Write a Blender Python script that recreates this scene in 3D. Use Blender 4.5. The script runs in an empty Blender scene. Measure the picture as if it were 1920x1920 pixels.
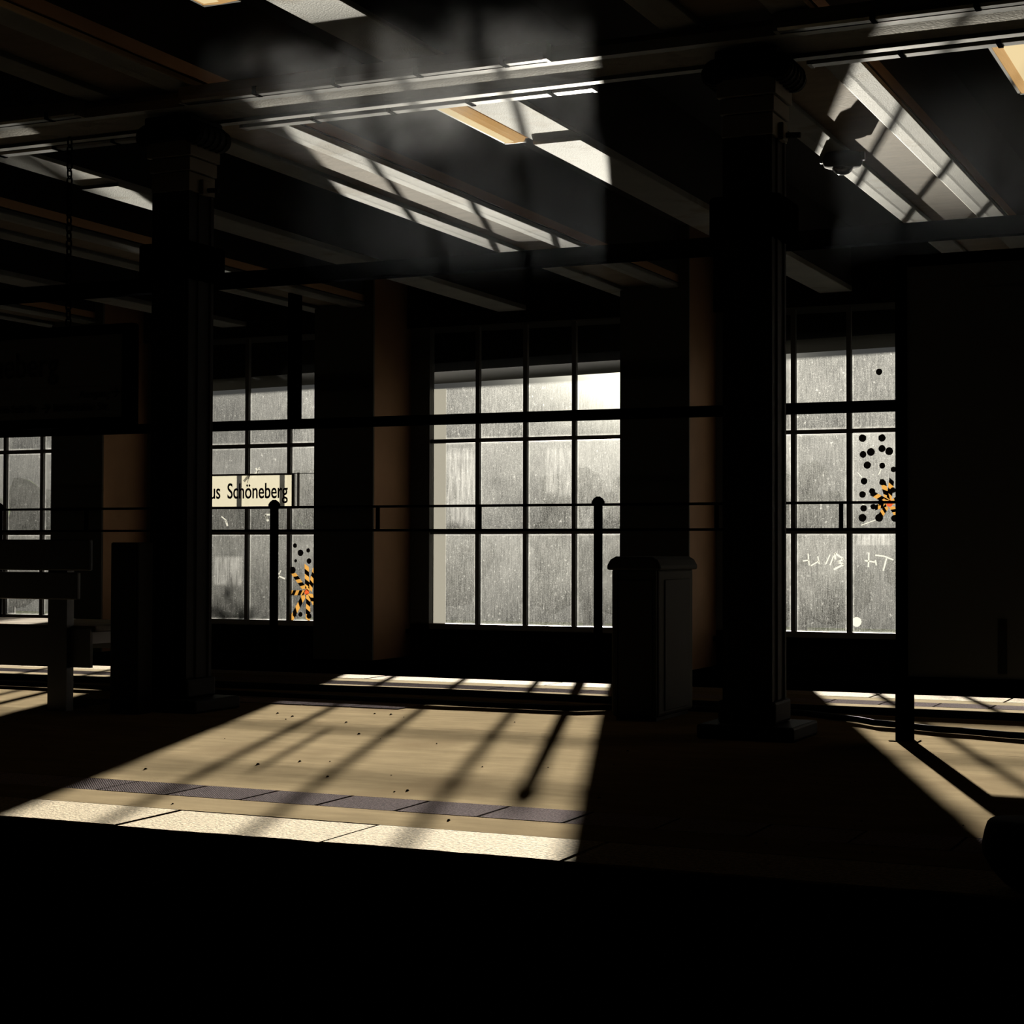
import bpy, bmesh, math, random
from mathutils import Vector, Matrix
random.seed(7)
R = math.radians
D = bpy.data
SC = bpy.context.scene
COL = SC.collection

# ------------------------------------------------------------------ camera
F, YAW, PITCH, ROLL, CAM_H = 3339.4, R(24.31), R(1.186), R(0.146), 0.9
fwd = Vector((-math.sin(YAW)*math.cos(PITCH), math.cos(YAW)*math.cos(PITCH), math.sin(PITCH)))
rt0 = Vector((math.cos(YAW), math.sin(YAW), 0)); up0 = rt0.cross(fwd)
rt = math.cos(ROLL)*rt0 + math.sin(ROLL)*up0
up = -math.sin(ROLL)*rt0 + math.cos(ROLL)*up0
cam = D.cameras.new('camera'); cam_o = D.objects.new('camera', cam); COL.objects.link(cam_o)
cam.sensor_width = 36; cam.sensor_fit = 'HORIZONTAL'; cam.lens = 36*F/1920
cam.clip_start = 0.05; cam.clip_end = 500
M3 = Matrix((rt, up, -fwd)).transposed()
cam_o.matrix_world = Matrix.Translation((0, 0, CAM_H)) @ M3.to_4x4()
SC.camera = cam_o

# ------------------------------------------------------------------ colour management
vs = SC.view_settings
vs.view_transform = 'Standard'; vs.look = 'None'; vs.gamma = 1.0; vs.exposure = 0.0
vs.use_curve_mapping = False
cy = SC.cycles
cy.max_bounces = 6; cy.diffuse_bounces = 0; cy.glossy_bounces = 3; cy.transparent_max_bounces = 16
cy.transmission_bounces = 4; cy.sample_clamp_indirect = 3.0; cy.caustics_reflective = False; cy.caustics_refractive = False
cy.use_denoising = True

# ------------------------------------------------------------------ sky, sun, and the sun mirrored by the pond outside
SUN_AZ, SUN_EL = R(20.0), math.atan(0.134)      # azimuth counted from +Y towards -X
w = D.worlds.new('sky'); SC.world = w; w.use_nodes = True
nt = w.node_tree; bg = nt.nodes['Background']; NL = nt.links


def wn(kind, **kw):
    n = nt.nodes.new(kind)
    for k_, v_ in kw.items(): setattr(n, k_, v_)
    return n


tcw = wn('ShaderNodeTexCoord')
sdir = (-math.sin(SUN_AZ)*math.cos(SUN_EL), math.cos(SUN_AZ)*math.cos(SUN_EL), math.sin(SUN_EL))
dot = wn('ShaderNodeVectorMath', operation='DOT_PRODUCT'); NL.new(tcw.outputs['Generated'], dot.inputs[0]); dot.inputs[1].default_value = sdir
pw = wn('ShaderNodeMath', operation='POWER'); mx0 = wn('ShaderNodeMath', operation='MAXIMUM'); mx0.inputs[1].default_value = 0.0
NL.new(dot.outputs['Value'], mx0.inputs[0]); NL.new(mx0.outputs[0], pw.inputs[0]); pw.inputs[1].default_value = 900.0   # glow around the sun
sepw = wn('ShaderNodeSeparateXYZ'); NL.new(tcw.outputs['Generated'], sepw.inputs[0])
rampw = wn('ShaderNodeValToRGB'); NL.new(sepw.outputs[2], rampw.inputs[0])
el = rampw.color_ramp.elements
el[0].position = 0.0; el[0].color = (0.075, 0.072, 0.063, 1); el[1].position = 0.5; el[1].color = (0.06, 0.075, 0.10, 1)
em = rampw.color_ramp.elements.new(0.12); em.color = (0.045, 0.045, 0.044, 1)
mixw = wn('ShaderNodeMixRGB', blend_type='ADD'); mixw.inputs[0].default_value = 1.0
gl = wn('ShaderNodeMixRGB', blend_type='MULTIPLY'); gl.inputs[0].default_value = 1.0; gl.inputs[2].default_value = (3.6, 3.4, 2.8, 1)
NL.new(pw.outputs[0], gl.inputs[1]); NL.new(rampw.outputs[0], mixw.inputs[1]); NL.new(gl.outputs[0], mixw.inputs[2])
NL.new(mixw.outputs[0], bg.inputs[0]); bg.inputs[1].default_value = 1.0


def sun_lamp(name, direction, strength, colour, angle=0.0093):
    l = D.lights.new(name, 'SUN'); l.energy = strength; l.color = colour; l.angle = angle
    o = D.objects.new(name, l); COL.objects.link(o)
    o.rotation_euler = Vector(direction).to_track_quat('-Z', 'Y').to_euler()
    o.location = (-20, 50, 20)
    return o


tx, ty = math.sin(SUN_AZ), -math.cos(SUN_AZ)     # horizontal travel of the light
sun_lamp('sun', (tx, ty, -0.134), 30.0, (1.0, 0.93, 0.80))
sun_lamp('pond_glint', (tx, ty, 0.134), 7.5, (1.0, 0.94, 0.82))   # low sun mirrored upwards by the pond below the windows

# ------------------------------------------------------------------ materials


def mat(name, col, rough=0.7, metal=0.0, noise=0.0, nscale=12.0, bump=0.0, bscale=60.0, stretch=(1, 1, 1), spec=0.5, emit=None, estr=0.0):
    m = D.materials.new(name); m.use_nodes = True; n = m.node_tree; L = n.links
    b = n.nodes['Principled BSDF']
    b.inputs['Base Color'].default_value = (*col, 1); b.inputs['Roughness'].default_value = rough
    b.inputs['Metallic'].default_value = metal; b.inputs['Specular IOR Level'].default_value = spec
    if emit:
        b.inputs['Emission Color'].default_value = (*emit, 1); b.inputs['Emission Strength'].default_value = estr
    if noise or bump:
        g = n.nodes.new('ShaderNodeNewGeometry'); mp = n.nodes.new('ShaderNodeMapping'); mp.inputs['Scale'].default_value = stretch
        L.new(g.outputs['Position'], mp.inputs[0])
    if noise:
        t = n.nodes.new('ShaderNodeTexNoise'); t.inputs['Scale'].default_value = nscale; t.inputs['Detail'].default_value = 6
        t.inputs['Roughness'].default_value = 0.6
        L.new(mp.outputs[0], t.inputs['Vector'])
        cr = n.nodes.new('ShaderNodeValToRGB')
        cr.color_ramp.elements[0].position = 0.3; cr.color_ramp.elements[1].position = 0.7
        cr.color_ramp.elements[0].color = (*[c*(1-noise) for c in col], 1)
        cr.color_ramp.elements[1].color = (*[min(1, c*(1+noise*0.6)) for c in col], 1)
        L.new(t.outputs['Fac'], cr.inputs[0]); L.new(cr.outputs[0], b.inputs['Base Color'])
    if bump:
        t2 = n.nodes.new('ShaderNodeTexNoise'); t2.inputs['Scale'].default_value = bscale; t2.inputs['Detail'].default_value = 4
        L.new(mp.outputs[0], t2.inputs['Vector'])
        bp = n.nodes.new('ShaderNodeBump'); bp.inputs['Strength'].default_value = bump; bp.inputs['Distance'].default_value = 0.004
        L.new(t2.outputs['Fac'], bp.inputs['Height']); L.new(bp.outputs[0], b.inputs['Normal'])
    return m


M = {}
M['floor'] = mat('platform_asphalt', (0.40, 0.315, 0.20), 1.0, noise=0.22, nscale=3.0, stretch=(1, 3.2, 1), bump=0.25, bscale=120, spec=0.0)
M['floor_far'] = mat('platform_asphalt_pale', (0.56, 0.47, 0.33), 1.0, noise=0.15, nscale=3.0, stretch=(1, 3.2, 1), bump=0.2, bscale=120, spec=0.0)  # paler tone for the far slabs
M['kerb'] = mat('kerb_granite', (0.66, 0.55, 0.39), 0.95, noise=0.6, nscale=70, bump=0.9, bscale=110, spec=0.012)
M['tile'] = mat('tactile_plate', (0.62, 0.53, 0.56), 0.9, noise=0.45, nscale=90, bump=0.3, bscale=300, spec=0.0)
M['gap'] = mat('joint_dark', (0.015, 0.013, 0.01), 0.9)
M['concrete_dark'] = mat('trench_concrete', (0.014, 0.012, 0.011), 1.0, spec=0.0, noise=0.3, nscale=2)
M['track'] = mat('track_bed', (0.03, 0.028, 0.025), 0.95, noise=0.4, nscale=15, bump=0.8, bscale=30)
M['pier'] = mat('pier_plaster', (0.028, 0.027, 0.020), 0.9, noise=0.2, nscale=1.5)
M['pier_side'] = mat('pier_bounce_glow', (0.15, 0.085, 0.046), 0.65, metal=0.75, spec=0.0, noise=0.15, nscale=2)  # bounce light on the pier sides, put into a brown sheen
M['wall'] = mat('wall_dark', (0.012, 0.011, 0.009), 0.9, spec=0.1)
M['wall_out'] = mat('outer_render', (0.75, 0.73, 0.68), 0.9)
M['light_stop'] = mat('light_stop_black', (0.002, 0.002, 0.002), 1.0, spec=0.0)  # near-black for the unseen wall, so it throws no light back
M['frame'] = mat('window_steel', (0.018, 0.017, 0.015), 0.6)
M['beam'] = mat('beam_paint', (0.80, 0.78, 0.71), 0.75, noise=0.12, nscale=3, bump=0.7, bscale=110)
M['beam_side'] = mat('beam_bounce_glow', (0.22, 0.125, 0.06), 0.6, metal=0.7)  # brown of the bounce-lit beam side put into the colour
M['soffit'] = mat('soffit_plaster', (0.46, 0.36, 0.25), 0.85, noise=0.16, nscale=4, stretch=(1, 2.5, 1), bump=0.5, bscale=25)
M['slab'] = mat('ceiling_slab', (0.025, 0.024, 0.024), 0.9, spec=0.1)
M['girder'] = mat('girder_concrete', (0.70, 0.64, 0.53), 0.8, noise=0.15, nscale=8, bump=1.0, bscale=70)
M['steel'] = mat('girder_steel', (0.62, 0.62, 0.58), 0.5, noise=0.15, nscale=6)
M['dark_steel'] = mat('dark_steel', (0.004, 0.004, 0.0048), 0.9, spec=0.0)
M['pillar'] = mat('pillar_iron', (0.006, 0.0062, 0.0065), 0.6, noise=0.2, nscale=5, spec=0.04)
M['capital'] = mat('pillar_band', (0.05, 0.042, 0.03), 0.7)
M['white'] = mat('white_plastic', (0.80, 0.80, 0.78), 0.3)
M['black'] = mat('black_rubber', (0.006, 0.006, 0.006), 0.8, spec=0.12)
M['gloss'] = mat('black_gloss', (0.01, 0.01, 0.011), 0.08)
M['wood'] = mat('bench_wood', (0.36, 0.27, 0.17), 0.5, noise=0.3, nscale=6, stretch=(1, 12, 12))
M['bench_dark'] = mat('bench_paint', (0.02, 0.019, 0.017), 0.4)
M['bin'] = mat('bin_metal', (0.022, 0.022, 0.017), 0.7, spec=0.12)
M['bin_dark'] = mat('bin_trim', (0.008, 0.008, 0.007), 0.7, spec=0.12)
M['board'] = mat('board_panel', (0.011, 0.011, 0.008), 0.6)
M['board_dark'] = mat('board_print', (0.006, 0.006, 0.005), 0.6)
M['sign_face'] = mat('sign_face', (0.03, 0.03, 0.024), 0.6)
M['sign_band'] = mat('sign_band', (0.02, 0.02, 0.017), 0.6)
M['letter'] = mat('lettering', (0.003, 0.003, 0.003), 0.8, spec=0.1)
M['lamp'] = mat('lamp_diffuser', (0.30, 0.22, 0.13), 1.0, spec=0.0, noise=0.35, nscale=9, stretch=(9, 0.6, 1), emit=(1.0, 0.58, 0.22), estr=0.50)
M['lamp_tube'] = mat('lamp_tube_glow', (0.3, 0.25, 0.16), 1.0, spec=0.0, emit=(1.0, 0.78, 0.42), estr=0.80)
M['lamp_edge'] = mat('lamp_edge', (0.75, 0.50, 0.25), 0.5, emit=(1.0, 0.42, 0.10), estr=0.12)
M['leaf'] = mat('leaves', (0.05, 0.07, 0.03), 1.0, spec=0.0, noise=0.4, nscale=1.5)
M['bark'] = mat('bark', (0.06, 0.045, 0.03), 0.9)
M['bank'] = mat('bank_grass', (0.05, 0.058, 0.03), 1.0, noise=0.3, nscale=0.5, spec=0.0)
M['pink'] = mat('pink_trim', (0.75, 0.06, 0.16), 0.5)
M['dot'] = mat('black_sticker', (0.006, 0.006, 0.006), 0.7)


def translucent(name, col, opacity=1.0, diff=0.5):
    m = D.materials.new(name); m.use_nodes = True; n = m.node_tree; L = n.links
    n.nodes.remove(n.nodes['Principled BSDF']); out = n.nodes['Material Output']
    t = n.nodes.new('ShaderNodeBsdfTranslucent'); t.inputs[0].default_value = (*col, 1)
    tr = n.nodes.new('ShaderNodeBsdfTransparent'); mx = n.nodes.new('ShaderNodeMixShader'); mx.inputs[0].default_value = opacity
    L.new(tr.outputs[0], mx.inputs[1]); L.new(t.outputs[0], mx.inputs[2]); L.new(mx.outputs[0], out.inputs[0])
    return m


M['sign_glow'] = translucent('enamel_sign_plexi', (0.112, 0.106, 0.084), 0.84)
M['frosted'] = translucent('frosted_strip', (0.042, 0.041, 0.037))
M['tape_y'] = translucent('tape_amber', (0.085, 0.044, 0.010))
M['tape_r'] = translucent('tape_red', (0.09, 0.014, 0.004))
M['paper'] = translucent('poster_film', (0.10, 0.10, 0.092), 0.5)
M['scratch'] = translucent('scratch_white', (0.13, 0.13, 0.12), 0.75)


def pane_material():
    """Dirty window glass: mostly clear, with a thin film of dust, rain streaks and specks that scatters the light behind it."""
    m = D.materials.new('dirty_glass'); m.use_nodes = True; n = m.node_tree; L = n.links
    n.nodes.remove(n.nodes['Principled BSDF']); out = n.nodes['Material Output']
    N = n.nodes.new

    def math_(op, a, b=None, clamp=False):
        x = N('ShaderNodeMath'); x.operation = op; x.use_clamp = clamp
        for i, v in enumerate((a, b)):
            if v is None: continue
            if isinstance(v, (int, float)): x.inputs[i].default_value = v
            else: L.new(v, x.inputs[i])
        return x.outputs[0]

    def maprange(v, a, b, c, d):
        x = N('ShaderNodeMapRange'); L.new(v, x.inputs[0])
        for i, k in enumerate((a, b, c, d)): x.inputs[i+1].default_value = k
        return x.outputs[0]

    def noise(vec, scale, detail=3, rough=0.5):
        t = N('ShaderNodeTexNoise'); t.inputs['Scale'].default_value = scale; t.inputs['Detail'].default_value = detail
        t.inputs['Roughness'].default_value = rough; L.new(vec, t.inputs['Vector']); return t.outputs['Fac']
    geo = N('ShaderNodeNewGeometry'); oi = N('ShaderNodeObjectInfo'); tc = N('ShaderNodeTexCoord')
    add = N('ShaderNodeVectorMath'); add.operation = 'MULTIPLY_ADD'
    L.new(oi.outputs['Random'], add.inputs[0]); add.inputs[1].default_value = (37, 11, 53); L.new(geo.outputs['Position'], add.inputs[2])
    pos = add.outputs[0]
    ms = N('ShaderNodeMapping'); ms.inputs['Scale'].default_value = (120, 1, 7); L.new(pos, ms.inputs[0])
    streak = maprange(noise(ms.outputs[0], 1.0, 4, 0.65), 0.35, 0.72, 0.0, 1.0)
    md = N('ShaderNodeMapping'); md.inputs['Scale'].default_value = (1, 1, 0.7); L.new(pos, md.inputs[0])
    speck = maprange(noise(md.outputs[0], 130, 2, 0.7), 0.52, 0.66, 0.0, 1.0)
    speck2 = maprange(noise(md.outputs[0], 38, 2, 0.6), 0.64, 0.74, 0.0, 1.0)
    blotch = maprange(noise(pos, 2.6, 4, 0.55), 0.3, 0.72, 0.0, 1.0)
    sep = N('ShaderNodeSeparateXYZ'); L.new(tc.outputs['Generated'], sep.inputs[0])
    ex = math_('ABSOLUTE', math_('SUBTRACT', sep.outputs[0], 0.5)); ez = math_('ABSOLUTE', math_('SUBTRACT', sep.outputs[2], 0.5))
    edge = math_('MAXIMUM', maprange(ex, 0.445, 0.5, 0, 1), maprange(ez, 0.478, 0.5, 0, 1))
    edge = math_('MULTIPLY', edge, maprange(noise(pos, 14, 3), 0.3, 0.6, 0.3, 1.0))
    low = maprange(sep.outputs[2], 0.0, 0.8, -0.006, 0.006)
    k = math_('ADD', 0.0040, math_('MULTIPLY', streak, 0.016))
    k = math_('ADD', k, math_('MULTIPLY', speck, 0.028))
    k = math_('ADD', k, math_('MULTIPLY', speck2, 0.036))
    k = math_('ADD', k, math_('MULTIPLY', blotch, 0.010))
    k = math_('ADD', k, low)
    k = math_('MULTIPLY', k, maprange(oi.outputs['Random'], 0, 1, 0.8, 1.15))
    hz = N('ShaderNodeSeparateXYZ'); L.new(geo.outputs['Position'], hz.inputs[0])
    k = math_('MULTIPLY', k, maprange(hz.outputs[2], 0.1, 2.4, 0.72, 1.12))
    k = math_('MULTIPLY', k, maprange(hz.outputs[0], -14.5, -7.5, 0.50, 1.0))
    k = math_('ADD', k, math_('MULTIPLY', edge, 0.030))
    eave_dark = math_('SUBTRACT', hz.outputs[2], math_('MULTIPLY', math_('ADD', hz.outputs[0], 11.0), 0.0205))
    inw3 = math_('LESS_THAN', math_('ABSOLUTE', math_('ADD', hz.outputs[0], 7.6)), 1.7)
    eave_dark = math_('ADD', eave_dark, math_('MULTIPLY', inw3, 0.085))
    k = math_('MULTIPLY', k, maprange(eave_dark, 2.615, 2.65, 1.0, 0.05), clamp=True)      # dirt film cut above the eave line, putting its shade into the glass
    tr = N('ShaderNodeBsdfTransparent'); tr.inputs[0].default_value = (0.97, 0.975, 0.97, 1)
    tl = N('ShaderNodeBsdfTranslucent'); tl.inputs[0].default_value = (0.93, 0.94, 0.92, 1)
    mx = N('ShaderNodeMixShader'); L.new(k, mx.inputs[0]); L.new(tr.outputs[0], mx.inputs[1]); L.new(tl.outputs[0], mx.inputs[2])
    L.new(mx.outputs[0], out.inputs[0])
    return m


M['pane'] = pane_material()

def stain(m, col, scale, lo, hi):
    """brown water stains mixed over a painted surface"""
    n = m.node_tree; L = n.links; b = n.nodes['Principled BSDF']; src = b.inputs['Base Color'].links[0].from_socket
    g = n.nodes.new('ShaderNodeNewGeometry'); t = n.nodes.new('ShaderNodeTexNoise'); t.inputs['Scale'].default_value = scale; t.inputs['Detail'].default_value = 5
    L.new(g.outputs['Position'], t.inputs['Vector']); r = n.nodes.new('ShaderNodeMapRange'); L.new(t.outputs['Fac'], r.inputs[0])
    r.inputs[1].default_value = lo; r.inputs[2].default_value = hi
    x = n.nodes.new('ShaderNodeMixRGB'); x.inputs[2].default_value = (*col, 1); L.new(r.outputs[0], x.inputs[0]); L.new(src, x.inputs[1]); L.new(x.outputs[0], b.inputs['Base Color'])


stain(M['beam'], (0.50, 0.43, 0.31), 2.2, 0.58, 0.70)
stain(M['girder'], (0.42, 0.36, 0.27), 5.0, 0.55, 0.70)
stain(M['floor'], (0.30, 0.23, 0.145), 1.4, 0.54, 0.72)

# ------------------------------------------------------------------ mesh helpers


class MB:
    """Collects simple solids and links them as one mesh object."""

    def __init__(s): s.v = []; s.f = []

    def box(s, x0, x1, y0, y1, z0, z1):
        b = len(s.v)
        s.v += [(x0, y0, z0), (x1, y0, z0), (x1, y1, z0), (x0, y1, z0), (x0, y0, z1), (x1, y0, z1), (x1, y1, z1), (x0, y1, z1)]
        s.f += [tuple(b+i for i in q) for q in ((3, 2, 1, 0), (4, 5, 6, 7), (0, 1, 5, 4), (1, 2, 6, 5), (2, 3, 7, 6), (3, 0, 4, 7))]
        return s

    def sheet(s, x0, x1, y, z0, z1):
        b = len(s.v); s.v += [(x0, y, z0), (x1, y, z0), (x1, y, z1), (x0, y, z1)]; s.f.append((b, b+1, b+2, b+3)); return s

    def poly_sheet(s, poly, y):
        b = len(s.v); s.v += [(p[0], y, p[1]) for p in poly]; s.f.append(tuple(range(b, b+len(poly)))); return s

    def hexa(s, pts):
        b = len(s.v); s.v += [tuple(p) for p in pts]
        s.f += [tuple(b+i for i in q) for q in ((3, 2, 1, 0), (4, 5, 6, 7), (0, 1, 5, 4), (1, 2, 6, 5), (2, 3, 7, 6), (3, 0, 4, 7))]
        return s

    def prism(s, poly, axis, a0, a1):
        """poly of 2-D points swept along an axis ('x': poly is (y,z); 'y': (x,z); 'z': (x,y))"""
        b = len(s.v); n = len(poly)
        put = {'x': lambda p, a: (a, p[0], p[1]), 'y': lambda p, a: (p[0], a, p[1]), 'z': lambda p, a: (p[0], p[1], a)}[axis]
        s.v += [put(p, a0) for p in poly] + [put(p, a1) for p in poly]
        s.f.append(tuple(b+i for i in reversed(range(n)))); s.f.append(tuple(b+n+i for i in range(n)))
        for i in range(n):
            j = (i+1) % n; s.f.append((b+i, b+j, b+n+j, b+n+i))
        return s

    def tube(s, pts, r, n=8):
        pts = [Vector(p) for p in pts]; b = len(s.v); rr = r if isinstance(r, (list, tuple)) else [r]*len(pts)
        for i, p in enumerate(pts):
            t = (pts[min(i+1, len(pts)-1)] - pts[max(i-1, 0)]).normalized()
            a = Vector((0, 0, 1)) if abs(t.z) < 0.9 else Vector((1, 0, 0))
            u = t.cross(a).normalized(); v = t.cross(u)
            for k in range(n):
                th = 2*math.pi*k/n; s.v.append(tuple(p + rr[i]*(math.cos(th)*u + math.sin(th)*v)))
        for i in range(len(pts)-1):
            for k in range(n):
                k2 = (k+1) % n
                s.f.append((b+i*n+k, b+i*n+k2, b+(i+1)*n+k2, b+(i+1)*n+k))
        s.f.append(tuple(b+k for k in reversed(range(n)))); s.f.append(tuple(b+(len(pts)-1)*n+k for k in range(n)))
        return s

    def lathe(s, prof, c, n=24):
        """profile of (radius, z), turned about the vertical through c"""
        b = len(s.v); m = len(prof)
        for r, z in prof:
            for k in range(n):
                th = 2*math.pi*k/n; s.v.append((c[0]+r*math.cos(th), c[1]+r*math.sin(th), c[2]+z))
        for i in range(m-1):
            for k in range(n):
                k2 = (k+1) % n; s.f.append((b+i*n+k, b+i*n+k2, b+(i+1)*n+k2, b+(i+1)*n+k))
        s.f.append(tuple(b+k for k in reversed(range(n)))); s.f.append(tuple(b+(m-1)*n+k for k in range(n)))
        return s

    def mesh(s, name):
        me = D.meshes.new(name); me.from_pydata(s.v, [], s.f); me.update(); return me

    def build(s, name, material, parent=None, bevel=0, smooth=False, seg=2):
        me = s.mesh(name); me.materials.append(material)
        bm = bmesh.new(); bm.from_mesh(me); bmesh.ops.recalc_face_normals(bm, faces=bm.faces); bm.to_mesh(me); bm.free()
        o = D.objects.new(name, me); COL.objects.link(o)
        if parent: o.parent = parent; o.matrix_parent_inverse = Matrix.Translation(-parent.location)
        if smooth:
            for p in me.polygons: p.use_smooth = True
        if bevel:
            md = o.modifiers.new('bevel', 'BEVEL'); md.width = bevel; md.segments = seg; md.limit_method = 'ANGLE'
        return o


def link_mesh(name, me, parent, loc=(0, 0, 0)):
    o = D.objects.new(name, me); COL.objects.link(o)
    if parent: o.parent = parent; o.matrix_parent_inverse = Matrix.Translation(-parent.location)
    o.location = loc
    return o


def empty(name, loc=(0, 0, 0)):
    o = D.objects.new(name, None); COL.objects.link(o); o.location = loc; o.empty_display_size = 0.1; return o


def tag(o, label=None, cat=None, group=None, kind=None):
    if label: o['label'] = label
    if cat: o['category'] = cat
    if group: o['group'] = group
    if kind: o['kind'] = kind
    return o


def copy_tree(o, delta, parent=None, label=None):
    c = o.copy(); COL.objects.link(c)
    if parent is None: c.location = o.location + Vector(delta)
    else:
        c.parent = parent
        c.matrix_parent_inverse = o.matrix_parent_inverse.copy()
    for ch in list(o.children): copy_tree(ch, delta, c)
    if label: c['label'] = label
    return c


def text(name, s, material, parent, size, loc, width=None, align='LEFT', rot=(R(90), 0, 0), offset=0.0, xscale=1.0):
    cu = D.curves.new(name, 'FONT'); cu.body = s; cu.size = size; cu.align_x = align; cu.extrude = 0.002; cu.offset = offset
    cu.materials.append(material)
    o = D.objects.new(name, cu); COL.objects.link(o)
    o.rotation_euler = rot
    if width:
        bpy.context.view_layer.update(); xscale = width/max(o.dimensions.x, 1e-6)
    o.scale = (xscale, 1, 1)
    if parent: o.parent = parent; o.matrix_parent_inverse = Matrix.Translation(-parent.location)
    o.location = loc
    bpy.context.view_layer.update()
    me = D.meshes.new_from_object(o.evaluated_get(bpy.context.evaluated_depsgraph_get()))
    m_ = D.objects.new(name, me); COL.objects.link(m_); m_.rotation_euler = rot; m_.scale = o.scale
    if parent: m_.parent = parent; m_.matrix_parent_inverse = Matrix.Translation(-parent.location)
    m_.location = loc
    D.objects.remove(o)
    return m_, xscale


T = 3.415                                   # bay length of the hall
X0, X1 = -21.0, 5.0                         # ends of the modelled length

# ------------------------------------------------------------------ platform
fl = MB().box(X0, X1, 4.80, 11.05, -1.0, -0.012).build('floor', M['gap']); tag(fl, 'beige island platform between two sunken tracks', None, None, 'structure')
for (y0, y1) in ((5.135, 5.417), (5.694, 8.0), (8.004, 9.6), (9.604, 10.32), (10.60, 10.80)):
    for i in range(13):
        x0 = X0 + i*2.0
        MB().box(x0, x0+2.0, y0, y1, -0.02, 0.0).build('floor_slab', M['floor_far' if y0 > 9 else 'floor'], fl)


def kerb(name_y0, y1, joints, flip):
    for a, b in zip(joints[:-1], joints[1:]):
        pts = []
        # worn front edge: a strip of short segments with small chips
        n = 14
        front = name_y0
        poly = [(a+0.002, y1)]
        for k in range(n+1):
            x = a + 0.002 + (b-a-0.004)*k/n
            poly.append((x, front + random.uniform(0, 0.012)))
        poly.append((b-0.002, y1))
        if flip: poly = [(x, y) for x, y in poly][::-1]
        mb = MB().prism(poly, 'z', -0.22, random.uniform(-0.002, 0.002))
        mb.build('kerb_stone', M['kerb'], fl, bevel=0.006, seg=1)


xs = [-20.1, -18.6, -17.1, -15.5, -14.0, -12.4, -10.9, -9.3, -7.8, -6.3, -4.95, -3.56, -2.79, -1.99, -0.5, 1.0, 2.5, 4.0]
kerb(4.75, 5.13, xs, False)
kerb(11.13, 10.81, [x+0.3 for x in xs], True)

# tactile plates: a thin plate with a field of small studs
tp = MB().box(-0.1520, 0.1520, -0.1345, 0.1345, -0.02, 0.0)
tile_me = tp.mesh('tactile_tile'); tile_me.materials.append(M['tile'])
st = MB()
for i in range(28):
    for j in range(22):
        cx, cyy, r = -0.1475+i*0.01093, -0.1290+j*0.01229, 0.0044
        b = len(st.v); st.v += [(cx-r, cyy-r, 0), (cx+r, cyy-r, 0), (cx+r, cyy+r, 0), (cx-r, cyy+r, 0), (cx, cyy, 0.0014)]
        st.f += [(b, b+1, b+4), (b+1, b+2, b+4), (b+2, b+3, b+4), (b+3, b, b+4)]
stud_me = st.mesh('studs'); stud_me.materials.append(M['tile'])
for yc, xa, n in ((5.555, -13.2, 46), (10.46, -16.3, 58)):
    for i in range(n):
        x = xa + 0.314*i + (0.106 if yc < 6 else 0)
        t = link_mesh('tactile_tile', tile_me, fl, (x, yc, random.uniform(-0.001, 0.001)))
        s = D.objects.new('studs', stud_me); COL.objects.link(s); s.parent = t; s['kind'] = 'stuff'
for i in range(5):                           # crossing strip by the left pillar
    for j in range(2):
        t = link_mesh('tactile_tile', tile_me, fl, (-6.1+0.314*i, 8.98+0.29*j, 0.004))
        s = D.objects.new('studs', stud_me); COL.objects.link(s); s.parent = t; s['kind'] = 'stuff'

# small grit on the lit slabs
grit = MB()
for i in range(90):
    x, y = random.uniform(-8, -0.8), random.uniform(5.2, 8.7); r = random.uniform(0.002, 0.006)
    if y > 7.7 and (x < -5.4 or -3.6 < x): continue
    grit.hexa([(x-r, y-r, 0), (x+r, y-r*0.5, 0), (x+r, y+r, 0), (x-r*0.6, y+r, 0), (x-r*0.5, y-r*0.5, r), (x+r*0.5, y-r*0.3, r*0.7), (x+r*0.4, y+r*0.5, r), (x-r*0.3, y+r*0.4, r*0.8)])
g = grit.build('grit', M['gap']); tag(g, 'dark grit and crumbs scattered on the sunlit platform', 'grit', None, 'stuff')

# tracks and trenches
tr = MB().box(X0, X1, -1.2, 4.8, -1.2, -1.0).build('floor_track_near', M['track']); tag(tr, 'dark track bed in front of the platform', None, None, 'structure')
tr2 = MB().box(X0, X1, 11.05, 17.3, -1.2, -1.0).build('floor_track_far', M['track']); tag(tr2, 'dark track bed behind the platform', None, None, 'structure')
face = MB()
pf = empty('trim_1', (0, 4.8, 0)); tag(pf, 'dark concrete face slabs under the near platform edge', None, None, 'structure')
for i in range(13):
    MB().box(X0+2*i+0.01, X0+2*i+1.99, 4.785, 4.815, -1.0, -0.225).build('face_panel', M['concrete_dark'], pf)

# ------------------------------------------------------------------ window wall
PF, PB, OUT = 16.10, 16.95, 17.35            # pier front, pier back, outer face
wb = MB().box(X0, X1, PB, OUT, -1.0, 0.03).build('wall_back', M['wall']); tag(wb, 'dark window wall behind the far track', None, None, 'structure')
MB().box(X0, X1, 14.9, PB, -1.0, -0.25).build('ledge', M['concrete_dark'], wb)
PIERS = []
for k in range(-4, 3):
    xl, xr = -6.13+T*k, -5.43+T*k
    PIERS.append((xl, xr))
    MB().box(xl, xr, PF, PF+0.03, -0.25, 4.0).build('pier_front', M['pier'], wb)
    MB().box(xl, xr-0.002, PF+0.03, PB, -0.25, 4.0).build('pier', M['pier_side'], wb)  # sides browner than the front: bounce light in the colour
    MB().box(xl, xr, PB, OUT, 0.03, 4.0).build('pier_outer', M['wall_out'], wb)
GLASS_TOP = 3.25


def eave_z(x): return 2.868 + (x + 11.0)*0.0205     # underside of the outer eave, rising slightly along the wall


EAVE_DROP = {-1: 0.085}                     # a deeper board outside the widest window seen
GY = 17.0


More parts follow.
